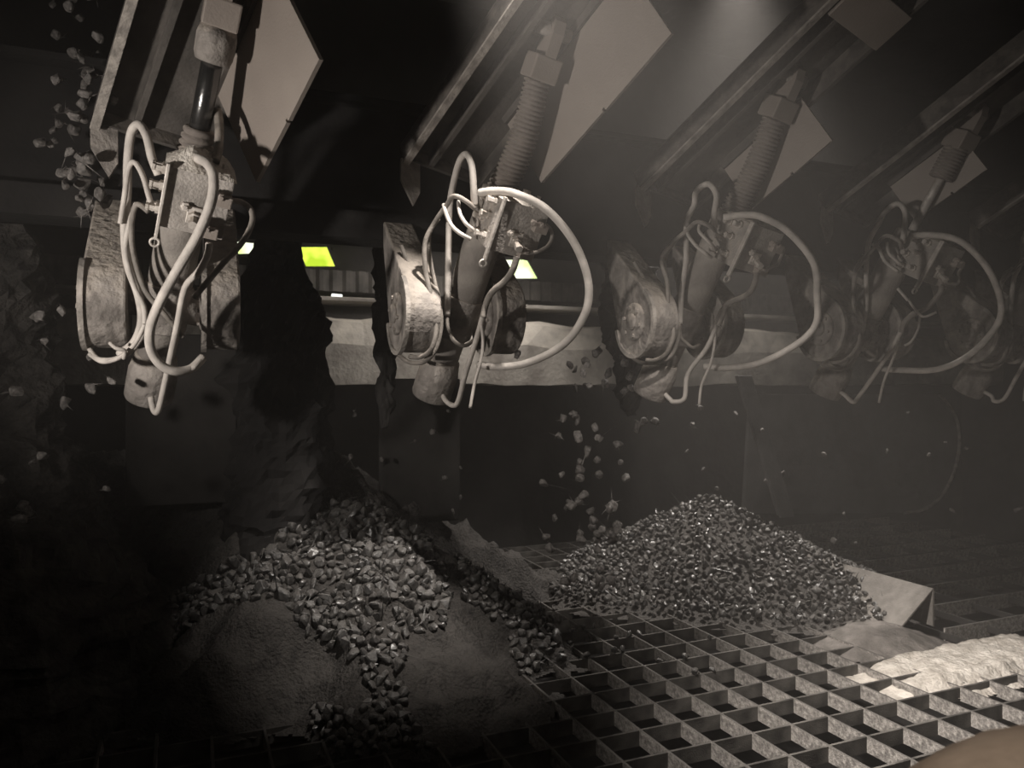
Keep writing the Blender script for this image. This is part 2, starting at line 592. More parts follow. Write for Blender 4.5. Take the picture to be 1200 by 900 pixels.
BANK = [(-5.5, 2.0), (-3.4, 1.35), (-2.7, 1.12), (-2.1, 1.2), (-1.5, 1.38), (-1.08, 1.02), (-0.5, 0.6), (0, 0.32), (0.6, -0.05), (2, -0.6), (9, -0.9)]


def h_bank(x, y):
    yr = 5.45 + 1.0 * max(0, min(1, (x + 1.4) / 1.7))      # ridge line
    xx = x - (yr - y) * 0.05
    for (a, ha), (b, hb) in zip(BANK, BANK[1:]):
        if a <= xx <= b:
            h = ha + (hb - ha) * (xx - a) / (b - a)
            break
    else:
        h = 2.0 if xx < 0 else -0.9
    h -= 1.35 * (yr - y) if y < yr else 0.2 * (y - yr)
    q = V((x, y, 7))
    return h + 0.14 * nz(q, 2.2, 4) + 0.09 * nz(q, 6, 4) + 0.03 * nz(q, 18, 2)


def field(name, fn, x0, x1, y0, y1, st, m, floor=-0.03, rough=None):
    nx, ny = int((x1 - x0) / st), int((y1 - y0) / st)
    hs = [[fn(x0 + i * st, y0 + j * st) for i in range(nx + 1)] for j in range(ny + 1)]
    keep = {}
    mb = MB()
    vs_, fs = [], []

    def vid(i, j):
        if (i, j) not in keep:
            keep[(i, j)] = len(vs_)
            vs_.append(V((x0 + i * st, y0 + j * st, max(hs[j][i], floor))))
        return keep[(i, j)]
    for j in range(ny):
        for i in range(nx):
            if max(hs[j][i], hs[j][i + 1], hs[j + 1][i], hs[j + 1][i + 1]) > floor:
                fs.append([vid(i, j), vid(i + 1, j), vid(i + 1, j + 1), vid(i, j + 1)])
    mb.add(vs_, fs, True)
    return mb.build(name, m)


tag(field('coal_fines_heap', h_pile1, -3.4, 1.1, 3.2, 6.9, 0.022, M['fines']), 'dark heap of packed coal fines spilling over the grating at the left', 'coal heap', None, 'stuff')
tag(field('dirt_bank', h_bank, -4.7, 1.8, 3.8, 7.1, 0.035, M['fines'], -0.2), 'rough dark bank of dirt and coal behind the near heap', 'dirt bank', None, 'stuff')
tag(field('coal_fines_heap', lambda x, y: h_pile2(x, y) - 0.06, -0.2, 3.7, 5.0, 8.8, 0.04, M['fines']), 'dark fines under the coal lumps of the far heap', 'coal heap', None, 'stuff')

# pale dust on the right end of the grating
DP = V((3.0, 4.92, 0))


def h_dust(x, y):
    d = V((x, y, 0)) - DP
    a, b = d.dot(GA), d.dot(GBV)
    q = V((x, y, 5))
    return 0.03 - 0.16 * max(0, abs(a) / 0.78 - 0.62) - 0.2 * max(0, abs(b) / 0.30 - 0.6) + 0.022 * nz(q, 5, 4) + 0.012 * nz(q, 18, 3)


tag(field('dust_pile', h_dust, 1.9, 4.0, 4.1, 5.6, 0.02, M['dustpile'], -0.06), 'pale rock dust spilled over the right end of the grating', 'dust pile', None, 'stuff')
DG = V((2.55, 5.3, 0))


def h_dust2(x, y):
    d = V((x, y, 0)) - DG
    q = V((x, y, 15))
    return 0.06 - 0.16 * max(0, d.length / 0.40 - 0.45) + 0.025 * nz(q, 5, 4)


tag(field('dust_pile', h_dust2, 1.9, 3.2, 4.7, 5.9, 0.025, M['greydust'], -0.05), 'grey rock dust at the foot of the divider plate', 'dust pile', None, 'stuff')

# blurred buff parapet post in the near right corner
pp = V((1.09, 1.42, 0))
mb = MB()
vs_, fs = [], []
n, rows = 40, 26
for i in range(rows + 1):
    t = i / rows
    if t < 0.7:
        z, r = t / 0.7 * 0.80, 0.30
    else:
        a = (t - 0.7) / 0.3 * math.pi / 2
        z, r = 0.80 + 0.20 * math.sin(a), 0.14 + 0.16 * math.cos(a) - 0.135 * (1 - math.cos(a))
    for k in range(n):
        an = 2 * math.pi * k / n
        cs, sn = math.cos(an), math.sin(an)
        sq = (abs(cs) ** 3 + abs(sn) ** 3) ** (-1 / 3)
        d = GA * cs * 1.35 * sq + GBV * sn * sq
        p = d * max(r, 0.004)
        p.z = z * 1.085
        q = p + pp
        p += d * 0.02 * nz(q, 5, 4)
        p.z += 0.015 * nz(q, 6, 3)
        vs_.append(p)
for i in range(rows):
    for k in range(n):
        k2 = (k + 1) % n
        fs.append([i * n + k, i * n + k2, (i + 1) * n + k2, (i + 1) * n + k])
fs.append([rows * n + k for k in range(n)])
mb.add(vs_, fs, True)
tag(mb.build('parapet_post', M['parapet'], None, pp), 'blurred buff concrete post top in the near right corner', 'post', None, 'structure')

# ------------------------------------------------------------------ coal lumps
def hull(sc, seed, npts=15):
    rnd = random.Random(seed)
    bm = bmesh.new()
    ex = V((rnd.uniform(0.8, 1.2), rnd.uniform(0.6, 0.95), rnd.uniform(0.5, 0.8)))
    for k in range(npts):
        d = V((rnd.gauss(0, 1), rnd.gauss(0, 1), rnd.gauss(0, 1))).normalized()
        bm.verts.new(V((d.x * ex.x, d.y * ex.y, d.z * ex.z)) * 0.5 * sc * rnd.uniform(0.88, 1.08))
    r = bmesh.ops.convex_hull(bm, input=list(bm.verts))
    bmesh.ops.delete(bm, geom=[g for g in r['geom_interior'] if isinstance(g, bmesh.types.BMVert)], context='VERTS')
    bmesh.ops.bevel(bm, geom=list(bm.edges), offset=0.05 * sc, segments=1, affect='EDGES')
    bm.verts.index_update()
    vs_ = [q.co.copy() for q in bm.verts]
    fs = [[q.index for q in f.verts] for f in bm.faces]
    bm.free()
    return vs_, fs


LUMPS = [hull(1.0, 100 + k) for k in range(12)]
LM = []
for k, (vs_, fs) in enumerate(LUMPS):
    me = bpy.data.meshes.new('coal_lump')
    me.from_pydata([tuple(p) for p in vs_], [], fs)
    me.materials.append(M['coal'])
    LM.append(me)
LMD = []
for me in LM:
    md = me.copy()
    md.materials[0] = M['coal_pale']
    LMD.append(md)


def inside(px, py, poly):
    c = False
    j = len(poly) - 1
    for i in range(len(poly)):
        (xi, yi), (xj, yj) = poly[i], poly[j]
        if (yi > py) != (yj > py) and px < (xj - xi) * (py - yi) / (yj - yi) + xi:
            c = not c
        j = i
    return c


def lump(p, s, label, group, name='coal_lump', cat='coal lump', rnd=random, meshes=None):
    o = bpy.data.objects.new(name, rnd.choice(meshes or LM))
    o.location = p
    o.scale = (s, s, s)
    o.rotation_euler = (rnd.uniform(0, 6.3), rnd.uniform(0, 6.3), rnd.uniform(0, 6.3))
    COL.objects.link(o)
    tag(o, label, cat, group)
    return o


REG = [([(355, 580), (400, 585), (455, 588), (500, 625), (528, 690), (520, 735), (480, 745), (468, 790), (425, 775), (385, 755), (350, 738), (335, 700), (262, 706), (190, 762), (175, 715), (255, 670), (300, 640), (350, 612)], 'coal lump on the upper slope of the near heap', 'coal lumps on the near heap'),
       ([(535, 650), (600, 680), (640, 715), (664, 775), (640, 797), (605, 790), (590, 730), (545, 705)], 'coal lump on the right shoulder of the near heap', 'coal lumps on the right shoulder of the near heap'),
       ([(425, 775), (470, 800), (480, 840), (520, 898), (405, 900), (395, 870), (360, 870), (370, 830), (430, 830)], 'coal lump in the gully at the front of the near heap', 'coal lumps in the front gully of the near heap')]


def seen1(p):
    """True when nothing of the near heap stands between the point and the camera"""
    for k in range(1, 14):
        q = p + (V((0, 0, CAMZ)) - p) * (k * 0.02)
        if h_pile1(q.x, q.y) > q.z + 0.06:
            return False
    return True


placed = []
rnd = random.Random(11)
for tries in range(60000):
    x, y = rnd.uniform(-3.2, 0.9), rnd.uniform(3.3, 5.6)
    z = max(h_pile1(x, y), h_bank(x, y))
    if z < 0.0:
        continue
    p = V((x, y, z))
    px, py = proj(p)
    for r_, (poly, lab, grp) in enumerate(REG):
        if inside(px, py, poly):
            s = rnd.uniform(0.06, 0.12) * (1.0 if r_ == 0 else 0.9)
            if all((p - q[0]).length > 0.25 * (s + q[1]) for q in placed) and seen1(p):
                placed.append((p, s, r_))
            break
placed.sort(key=lambda q: q[0].y / q[1])
print('pile1 lumps', len(placed))
for p, s, r_ in placed[:300]:
    lump(p + UZ * s * 0.12, s, REG[r_][1], REG[r_][2], rnd=rnd)
mb = MB()
for p, s, r_ in placed[300:]:
    R = Matrix.Rotation(rnd.uniform(0, 6.3), 3, 'X') @ Matrix.Rotation(rnd.uniform(0, 6.3), 3, 'Y')
    vs_, fs = rnd.choice(LUMPS)
    mb.add([R @ q * s + p + UZ * s * 0.12 for q in vs_], fs)
if mb.v:
    tag(mb.build('coal_lump_heap', M['coal']), 'smaller black coal lumps scattered between the larger ones on the near heap', 'coal heap', None, 'stuff')
# far heap: one mass of small lumps
mb = MB()
pl2 = []
rnd = random.Random(5)
grid = {}
for k in range(26000):
    x, y = rnd.uniform(0.1, 3.3), rnd.uniform(5.2, 8.2)
    z = h_pile2(x, y)
    if z < 0.05:
        continue
    s = rnd.uniform(0.05, 0.09)
    key = (int(x / 0.08), int(y / 0.08))
    if any((V((x, y, z)) - q).length < 0.37 * (s + sq) for a in (-1, 0, 1) for b in (-1, 0, 1) for q, sq in grid.get((key[0] + a, key[1] + b), [])):
        continue
    grid.setdefault(key, []).append((V((x, y, z)), s))
    R = Matrix.Rotation(rnd.uniform(0, 6.3), 3, 'X') @ Matrix.Rotation(rnd.uniform(0, 6.3), 3, 'Y') @ Matrix.Rotation(rnd.uniform(0, 6.3), 3, 'Z')
    vs_, fs = rnd.choice(LUMPS)
    mb.add([R @ q * s + V((x, y, z + s * 0.15)) for q in vs_], fs)
tag(mb.build('coal_lump_heap', M['coal']), 'heap of small black coal lumps on the grating beyond the falling coal', 'coal heap', None, 'stuff')
# stray lumps on the grating near the falling stream
rnd = random.Random(21)
for k in range(26):
    px, py = rnd.uniform(640, 830), rnd.uniform(690, 790)
    i = rnd.randint(-8, 4)
    # rest on a bar crossing
    Y = F * CAMZ / (py - CY)
    p = P(px, py, Y)
    d = p - G0
    b = round(d.dot(GBV) / CELL) * CELL
    q = G0 + GA * d.dot(GA) + GBV * b
    s = rnd.uniform(0.045, 0.075)
    lump(V((q.x, q.y, s * 0.30)), s, 'stray coal lump lying on the grating bars between the two heaps', 'stray coal lumps on the grating', rnd=rnd)
# falling streams
rnd = random.Random(33)
FALL = [(60, 132, -10, 250, 3.6, 4.2, 70, 0.05, 0.10, 'coal lump falling in the dense stream at the upper left', 'coal lumps falling at the upper left'),
        (636, 750, 410, 690, 5.2, 6.0, 74, 0.06, 0.115, 'coal lump falling between the two heaps', 'coal lumps falling between the heaps'),
        (0, 130, 330, 640, 3.6, 4.0, 16, 0.05, 0.09, 'coal lump falling in the dark at the far left', 'coal lumps falling at the far left'),
        (250, 560, 480, 690, 5.3, 6.4, 20, 0.03, 0.06, 'small coal lump falling behind the near heap', 'small coal lumps falling behind the near heap'),
        (780, 1195, 470, 640, 5.9, 7.2, 22, 0.04, 0.075, 'coal lump falling before the far wall at the right', 'coal lumps falling at the right')]
for x0, x1, y0, y1, Y0, Y1, n, s0_, s1_, lab, grp in FALL:
    k = 0
    while k < n:
        px = rnd.gauss((x0 + x1) / 2, (x1 - x0) / 4.2) if n > 30 else rnd.uniform(x0, x1)
        py = rnd.uniform(y0, y1)
        p = P(px, py, rnd.uniform(Y0, Y1))
        if p.z < max(h_pile1(p.x, p.y), h_pile2(p.x, p.y), h_bank(p.x, p.y), 0) + 0.1:
            k += 0.25
            continue
        o = lump(p, rnd.uniform(s0_, s1_), lab, grp, 'falling_coal_lump', 'coal lump', rnd, LMD)
        k += 1

# ------------------------------------------------------------------ cylinder units
O2 = P(598, 262, 4.0)
STEP = V((1.399, 0.578, 0))
ZL = V((0.378, -0.40, 1)).normalized()
XL = (AX - ZL * AX.dot(ZL)).normalized()
YL = ZL.cross(XL)
AXO = XL * -0.03 + YL * 0.20            # axis of the cylinder seen from the block centre
TS = -0.62                              # trunnion position along the axis
TR = AXO + ZL * TS


def L3(x, y, z):
    return XL * x + YL * y + ZL * z


def hosepts(O, pts):
    """pts: (px, py, distance) traced on one unit, returned relative to its block centre"""
    return [P(a, b, c) - O for a, b, c in pts]


def cyl_unit(k, style, label):
    """style: 'rod' (collapsed bellows, bare rod), 'bellows', 'short' (thin rod, short bellows)"""
    O = O2 + STEP * k
    t = thing('hydraulic_cylinder', label, 'hydraulic cylinder', O, 'hydraulic cylinders hanging in a row')
    mb = MB()
    mb.lathe(AXO, ZL, [(-1.0, 0.085), (-0.99, 0.088), (-0.52, 0.088), (-0.515, 0.102), (0.06, 0.102), (0.07, 0.098), (0.12, 0.098), (0.13, 0.06)], 32)
    mb.build('barrel', M['steel'], t)
    mb = MB()
    mb.lathe(AXO, ZL, [(-1.15, 0.10), (-1.145, 0.112), (-1.13, 0.118), (-0.98, 0.118), (-0.96, 0.112), (-0.90, 0.10), (-0.895, 0.086)], 32)
    mb.lathe(AXO + ZL * -1.16, ZL, [(0, 0.05), (0.03, 0.055)], 16)
    mb.build('end_cap', M['bracket'], t)
    mb = MB()
    mb.lathe(TR - XL * 0.18, XL, [(0, 0.075), (0.36, 0.075)], 24)
    mb.lathe(AXO + ZL * (TS - 0.12), ZL, [(0, 0.104), (0.01, 0.112), (0.23, 0.112), (0.24, 0.104)], 32)
    mb.build('trunnion', M['bracket'], t)
    # rod, bellows and clevis
    if style == 'bellows':
        prof = []
        nb = 26
        for i in range(nb):
            s = 0.10 + 0.60 * i / nb
            wv = 0.082 - 0.012 * i / nb
            prof += [(s, wv - 0.012), (s + 0.006, wv), (s + 0.015, wv), (s + 0.020, wv - 0.012)]
        mb = MB()
        # a slight bow
        for i in range(len(prof)):
            pass
        mb.lathe(AXO, ZL, prof, 32)
        for v in mb.v:
            s = (v - AXO).dot(ZL)
            u = (s - 0.1) / 0.6
            v += XL * 0.03 * math.sin(max(0, min(1, u)) * math.pi)
        mb.build('bellows', M['bellows'], t)
    elif style == 'rod':
        mb = MB()
        mb.lathe(AXO, ZL, [(0.10, 0.045), (0.72, 0.045)], 28)
        mb.build('rod', M['rod'], t)
        prof = []
        for i in range(5):
            s = 0.11 + 0.030 * i
            prof += [(s, 0.062), (s + 0.008, 0.084 - 0.004 * i), (s + 0.020, 0.084 - 0.004 * i), (s + 0.028, 0.062)]
        mb = MB()
        mb.lathe(AXO, ZL, prof, 32)
        mb.build('bellows', M['bellows'], t)
        mb = MB()
        mb.lathe(AXO, ZL, [(0.55, 0.055), (0.553, 0.072), (0.58, 0.082), (0.66, 0.084), (0.70, 0.075)], 32)
        mb.build('bellows_cap', M['bracket'], t)
    else:
        mb = MB()
        mb.lathe(AXO, ZL, [(0.10, 0.028), (0.72, 0.028)], 24)
        mb.build('rod', M['fitting'], t)
        prof = []
        for i in range(10):
            s = 0.50 + 0.022 * i
            prof += [(s, 0.066), (s + 0.005, 0.078), (s + 0.014, 0.078), (s + 0.020, 0.066)]
        mb = MB()
        mb.lathe(AXO, ZL, prof, 32)
        mb.build('bellows', M['bellows'], t)
    mb = MB()
    mb.box(AXO + ZL * 0.76, 0.15, 0.15, 0.12, XL, YL, ZL, 0.008)
    prof = [AXO + ZL * 0.80 + YL * y - XL * 0.03 + ZL * z for y, z in [(-0.07, 0), (0.07, 0), (0.07, 0.13), (0.05, 0.19), (0, 0.215), (-0.05, 0.19), (-0.07, 0.13)]]
    mb.prism(prof, XL * 0.06)
    mb.build('rod_clevis', M['plate'], t)
    mb = MB()
    mb.lathe(AXO + ZL * 0.94 - XL * 0.09, XL, [(0, 0.035), (0.18, 0.035)], 18)
    mb.build('clevis_pin', M['steel'], t)
    # valve block
    bl_mb = MB()
    bl_mb.box(L3(0, 0, 0), 0.27, 0.25, 0.27, XL, YL, ZL, 0.006)
    bl_mb.box(L3(0.02, 0.16, 0.02), 0.22, 0.10, 0.2, XL, YL, ZL, 0.006)
    bl = bl_mb.build('valve_block', M['block'], t)
    mb = MB()
    mb.box(L3(-0.132, -0.137, -0.02), 0.014, 0.03, 0.33, XL, YL, ZL, 0.003)
    # eyelet
    ring = [L3(-0.132, -0.137, -0.205) + (XL * math.cos(a) + ZL * math.sin(a)) * 0.018 for a in [i * math.pi / 6 for i in range(13)]]
    mb.tube(ring, 0.006, 8, 2)
    mb.build('edge_strip', M['fitting'], bl)
    fit = [(0.00, -0.05, 'spigot'), (0.085, 0.045, 'cube'), (0.055, -0.105, 'cube'), (-0.04, -0.02, 'nut')]
    for x, z, kd in fit:
        mb = MB()
        c = L3(x, -0.125, z)
        if kd == 'spigot':
            mb.box(c - YL * 0.008, 0.06, 0.016, 0.075, XL, YL, ZL, 0.003)
            mb.lathe(c, -YL - ZL * 0.3, [(0, 0.026), (0.03, 0.026), (0.032, 0.016), (0.065, 0.016), (0.066, 0.021), (0.085, 0.021), (0.086, 0.01)], 6, False)
        elif kd == 'cube':
            mb.box(c - YL * 0.02 + XL * 0.015, 0.075, 0.045, 0.05, XL, YL, ZL, 0.004)
            for a in (-0.035, 0.005):
                mb.lathe(c + XL * a - YL * 0.02 + ZL * 0.02, -YL, [(0, 0.016), (0.028, 0.016), (0.03, 0.010), (0.04, 0.009)], 6, False)
        else:
            mb.lathe(c, -YL, [(0, 0.02), (0.018, 0.02), (0.02, 0.01), (0.03, 0.009)], 6, False)
        mb.build('valve_fitting', M['fitting'] if kd != 'cube' else M['plate'], bl)
    for y, z in [(-0.06, 0.10), (-0.03, 0.02), (0.03, 0.09), (0.05, -0.01), (-0.05, -0.08), (0.04, -0.09)]:
        mb = MB()
        mb.lathe(L3(-0.13, y, z), -XL, [(0, 0.022), (0.022, 0.022), (0.023, 0.015), (0.05, 0.014), (0.051, 0.018), (0.062, 0.017)], 6, False)
        mb.build('hose_fitting', M['fitting'], bl)
    mb = MB()
    mb.lathe(L3(0.02, -0.02, 0.13), ZL, [(0, 0.03), (0.03, 0.03), (0.032, 0.022), (0.06, 0.022)], 6, False)
    mb.lathe(L3(0.09, -0.03, 0.13), ZL, [(0, 0.02), (0.03, 0.02), (0.032, 0.012), (0.05, 0.012)], 6, False)
    mb.build('top_fitting', M['fitting'], bl)
    # dust heaped on top of the block
    mb = MB()
    vs_, fs = [], []
    nn = 18
    for i in range(nn + 1):
        for j in range(nn + 1):
            u, v = i / nn - 0.5, j / nn - 0.5
            e = max(0, 1 - (2 * max(abs(u), abs(v))) ** 3)
            p = L3(u * 0.29, v * 0.26, 0.130)
            hgt = e * (0.022 + 0.035 * max(0, 0.3 + nz(p + O, 9, 4))) * (1.5 if style == 'rod' else 0.7)
            vs_.append(p + ZL * hgt)
    for i in range(nn):
        for j in range(nn):
            a = i * (nn + 1) + j
            fs.append([a, a + 1, a + nn + 2, a + nn + 1])
    mb.add(vs_, fs)
    mb.build('dust_cake', M['dustpile'], bl)
    return t, O


HOSES2 = [  # traced on the second cylinder (distance 4.0 at its block)
    (0.021, 'hose', [(562, 226, 3.90), (580, 224, 3.85), (604, 227, 3.80), (640, 245, 3.78), (672, 283, 3.80), (689, 328, 3.85), (686, 366, 3.92), (662, 402, 4.02), (622, 424, 4.12), (585, 430, 4.2), (560, 427, 4.26)]),
    (0.017, 'hose_dark', [(606, 300, 3.88), (601, 316, 3.9), (592, 329, 3.95), (577, 342, 4.0), (570, 355, 4.05), (566, 372, 4.06)]),
    (0.015, 'hose', [(578, 342, 4.0), (571, 352, 4.05), (559, 395, 4.15), (545, 440, 4.28), (537, 470, 4.36), (531, 475, 4.38), (523, 470, 4.42), (518, 461, 4.46)]),
    (0.009, 'hose', [(564, 380, 4.1), (566, 400, 4.12), (563, 425, 4.15), (556, 450, 4.2), (551, 478, 4.22)]),
    (0.018, 'hose', [(556, 240, 3.98), (555, 220, 3.95), (553, 195, 3.95), (547, 181, 4.0), (539, 188, 4.05), (532, 212, 4.1), (527, 240, 4.12), (526, 280, 4.15), (525, 330, 4.18), (524, 370, 4.2)]),
    (0.011, 'hose_dark', [(524, 365, 4.2), (525, 385, 4.2), (533, 400, 4.2), (545, 405, 4.24), (556, 398, 4.3)]),
    (0.013, 'hose_dark', [(556, 244, 3.98), (545, 235, 3.95), (532, 230, 3.98), (523, 241, 4.02), (508, 263, 4.08), (498, 285, 4.1), (499, 318, 4.12), (507, 355, 4.12), (511, 385, 4.12), (506, 408, 4.14), (494, 418, 4.18), (480, 418, 4.22)]),
    (0.011, 'hose', [(551, 280, 3.98), (540, 274, 3.95), (529, 264, 3.96), (522, 248, 4.0), (520, 240, 4.04)]),
    (0.010, 'hose', [(556, 270, 3.97), (546, 262, 3.95), (539, 250, 3.96), (537, 236, 4.0)]),
    (0.012, 'hose_dark', [(514, 256, 4.1), (503, 275, 4.13), (505, 310, 4.16), (514, 350, 4.16), (517, 380, 4.16), (511, 408, 4.18), (497, 424, 4.2), (478, 424, 4.24), (462, 410, 4.3)]),
    (0.012, 'hose_dark', [(470, 288, 4.3), (480, 310, 4.28), (497, 335, 4.26), (506, 360, 4.26), (508, 385, 4.26), (500, 405, 4.28)]),
    (0.010, 'hose_dark', [(624, 264, 3.9), (638, 263, 3.92), (647, 273, 3.95), (643, 287, 3.95), (630, 295, 3.94), (618, 297, 3.92)]),
]
HOSES1 = [  # the nearest cylinder (distance 3.42 at its block)
    (0.021, 'hose', [(232, 186, 3.27), (242, 191, 3.22), (250, 206, 3.20), (248, 235, 3.20), (232, 275, 3.22), (207, 318, 3.26), (187, 355, 3.30), (176, 385, 3.34), (177, 410, 3.38), (189, 428, 3.42), (206, 435, 3.46), (224, 432, 3.52), (238, 419, 3.58)]),
    (0.014, 'hose', [(238, 419, 3.58), (228, 430, 3.52), (215, 437, 3.5)]),
    (0.015, 'hose', [(245, 285, 3.32), (243, 300, 3.35), (233, 318, 3.38), (220, 332, 3.42), (214, 348, 3.44), (208, 380, 3.5), (199, 422, 3.6), (191, 460, 3.68), (185, 482, 3.72), (180, 480, 3.75), (177, 466, 3.78)]),
    (0.013, 'hose_dark', [(228, 348, 3.45), (240, 334, 3.42), (262, 308, 3.42), (283, 285, 3.44), (295, 262, 3.46), (294, 246, 3.48), (283, 237, 3.46), (270, 235, 3.42)]),
    (0.019, 'hose', [(186, 205, 3.38), (178, 185, 3.36), (172, 160, 3.36), (163, 146, 3.40), (154, 155, 3.44), (150, 185, 3.47), (149, 225, 3.5), (146, 270, 3.52), (150, 310, 3.54), (162, 345, 3.54), (166, 375, 3.54), (158, 400, 3.56), (140, 415, 3.6)]),
    (0.012, 'hose', [(180, 246, 3.38), (175, 232, 3.35), (167, 205, 3.34), (157, 190, 3.36), (150, 200, 3.4), (146, 230, 3.45), (141, 262, 3.48)]),
    (0.012, 'hose_dark', [(174, 248, 3.4), (160, 240, 3.4), (154, 265, 3.44), (157, 300, 3.46), (170, 340, 3.48), (190, 365, 3.5), (215, 395, 3.56)]),
    (0.012, 'hose', [(160, 238, 3.42), (152, 262, 3.44), (147, 295, 3.46), (157, 335, 3.48), (169, 362, 3.48), (167, 392, 3.5), (152, 412, 3.52), (134, 421, 3.54), (114, 420, 3.58), (103, 405, 3.64)]),
    (0.010, 'hose', [(170, 380, 3.48), (158, 403, 3.5), (140, 419, 3.52), (120, 424, 3.56), (105, 415, 3.6)]),
    (0.009, 'hose', [(129, 402, 3.46), (136, 408, 3.45), (146, 411, 3.47), (145, 420, 3.5)]),
    (0.020, 'hose_dark', [(255, 130, 3.5), (257, 150, 3.45), (256, 175, 3.4), (252, 190, 3.36)]),
]
EXTRA4 = [(0.008, 'hose', [(1064, 350, 5.1), (1072, 362, 5.08), (1082, 371, 5.06), (1097, 366, 5.05)]),
          (0.008, 'hose', [(1078, 370, 5.1), (1076, 385, 5.1), (1068, 400, 5.12), (1060, 405, 5.14)]),
          (0.010, 'hose', [(1052, 338, 5.1), (1058, 345, 5.08), (1064, 352, 5.06)])]


def add_hoses(t, O, src_O, hoses, seed=None):
    rn = random.Random(seed)
    for r, mm, pts in hoses:
        q = hosepts(src_O, pts)
        if seed:
            j = [V((rn.uniform(-1, 1), rn.uniform(-1, 1), rn.uniform(-1, 1))) * 0.022 for _ in q]
            j[0] = j[-1] = V((0, 0, 0))
            q = [a + b for a, b in zip(q, j)]
        mb = MB()
        mb.tube(q, r, 10, 7)
        mb.build('hose', M[mm], t)


ORD = ['nearest', 'second', 'third', 'fourth', 'fifth']
UN = [(-1, 'rod', 'nearest hydraulic cylinder in the row, with bare dark rod and long drooping pale hose'),
      (0, 'bellows', 'second hydraulic cylinder from the left, with ribbed bellows and a wide pale hose loop'),
      (1, 'bellows', 'third hydraulic cylinder from the left, hazy, with ribbed bellows and a pale hose loop'),
      (2, 'short', 'fourth hydraulic cylinder from the left, hazy, with a thin bare rod and tangled wires'),
      (3, 'bellows', 'hydraulic cylinder cut off by the right edge of the photo, dim in the haze')]
for (k, st, lab) in UN:
    t, O = cyl_unit(k, st, lab)
    if k == -1:
        add_hoses(t, O, O, HOSES1)
    else:
        add_hoses(t, O, O2, HOSES2, None if k == 0 else 40 + k)
    if k == 2:
        add_hoses(t, O, O, EXTRA4)


# trunnion brackets: rounded cheek with an arm back up to the girder
def bracket(k, side, label):
    O = O2 + STEP * k
    c = O + TR + AX * (0.255 * side)
    t = thing('trunnion_bracket', label, 'bracket', c, 'trunnion brackets')
    R, T = 0.215, 0.165 if side > 0 else 0.185
    gb = GB - c.dot(BX) - 0.142            # girder face seen from the bracket
    gz = 2.67 - c.z
    prof = []
    d = V((gb, gz)).normalized()
    a0 = math.atan2(d.y, d.x)
    for i in range(27):
        a = a0 + math.radians(72) + (math.radians(216)) * i / 26
        prof.append((math.cos(a) * R, math.sin(a) * R))
    pr = V((-d.y, d.x))
    e1 = V((gb, gz - 0.10))
    e2 = V((gb, gz + 0.05))
    prof += [(gb, e1.y), (gb, e2.y)]
    mb = MB()
    mb.prism([BX * b + UZ * z - AX * T / 2 for b, z in prof], AX * T)
    body = mb.build('cheek', M['bracket'], t, None, 0.012)
    # rim flange on the outer side and a cap plate with bolts
    mb = MB()
    sgn = side
    rim = []
    for i in range(41):
        a = a0 + math.radians(66) + math.radians(228) * i / 40
        rim.append((math.cos(a), math.sin(a)))
    vs_, fs = [], []
    for c_, s_ in rim:
        for (rr, ax) in ((R + 0.014, -T / 2 - 0.012), (R + 0.014, -T / 2 + 0.012), (R - 0.012, -T / 2 + 0.012), (R - 0.012, -T / 2 - 0.012)):
            vs_.append(BX * c_ * rr + UZ * s_ * rr + AX * ax)
    for i in range(40):
        for j in range(4):
            j2 = (j + 1) % 4
            fs.append([i * 4 + j, i * 4 + j2, i * 4 + 4 + j2, i * 4 + 4 + j])
    fs += [[0, 1, 2, 3], [160, 161, 162, 163]]
    mb.add(vs_, fs)
    mb.build('rim', M['edge'], t)
    mb = MB()
    mb.lathe(-AX * (T / 2 + 0.02), AX, [(0, 0.11), (0.008, 0.12), (0.03, 0.12)], 28)
    mb.lathe(-AX * (T / 2 + 0.035), AX, [(0, 0.05), (0.02, 0.055)], 20)
    mb.build('bearing_cap', M['bracket'], t)
    for i in range(6):
        a = i * math.pi / 3 + 0.3
        mb = MB()
        mb.lathe(-AX * (T / 2 + 0.032) + (BX * math.cos(a) + UZ * math.sin(a)) * 0.09, AX, [(0, 0.013), (0.02, 0.013)], 6, False)
        mb.build('bolt', M['bracket'], t)
    return t


for (k, st, lab), od in zip(UN, ORD):
    for s, sd in ((-1, 'left'), (1, 'right')):
        bracket(k, s, '%s rounded trunnion bracket of the %s cylinder' % (sd, od if od != 'fifth' else 'cut off rightmost'))

# ------------------------------------------------------------------ sloping gate beams and side plates overhead
UD = V((0.867, -1.0, 0.774)).normalized()       # down the photo to up and towards the camera
WD = V((-1.41, 1.0, 2.24)).normalized()
WD = (WD - UD * WD.dot(UD)).normalized()
NB = UD.cross(V((0.924, 0.382, 0))).normalized()
if NB.z > 0:
    NB = -NB                                     # underside normal of the beams
XB = NB.cross(UD).normalized()
if XB.x < 0:
    XB = -XB


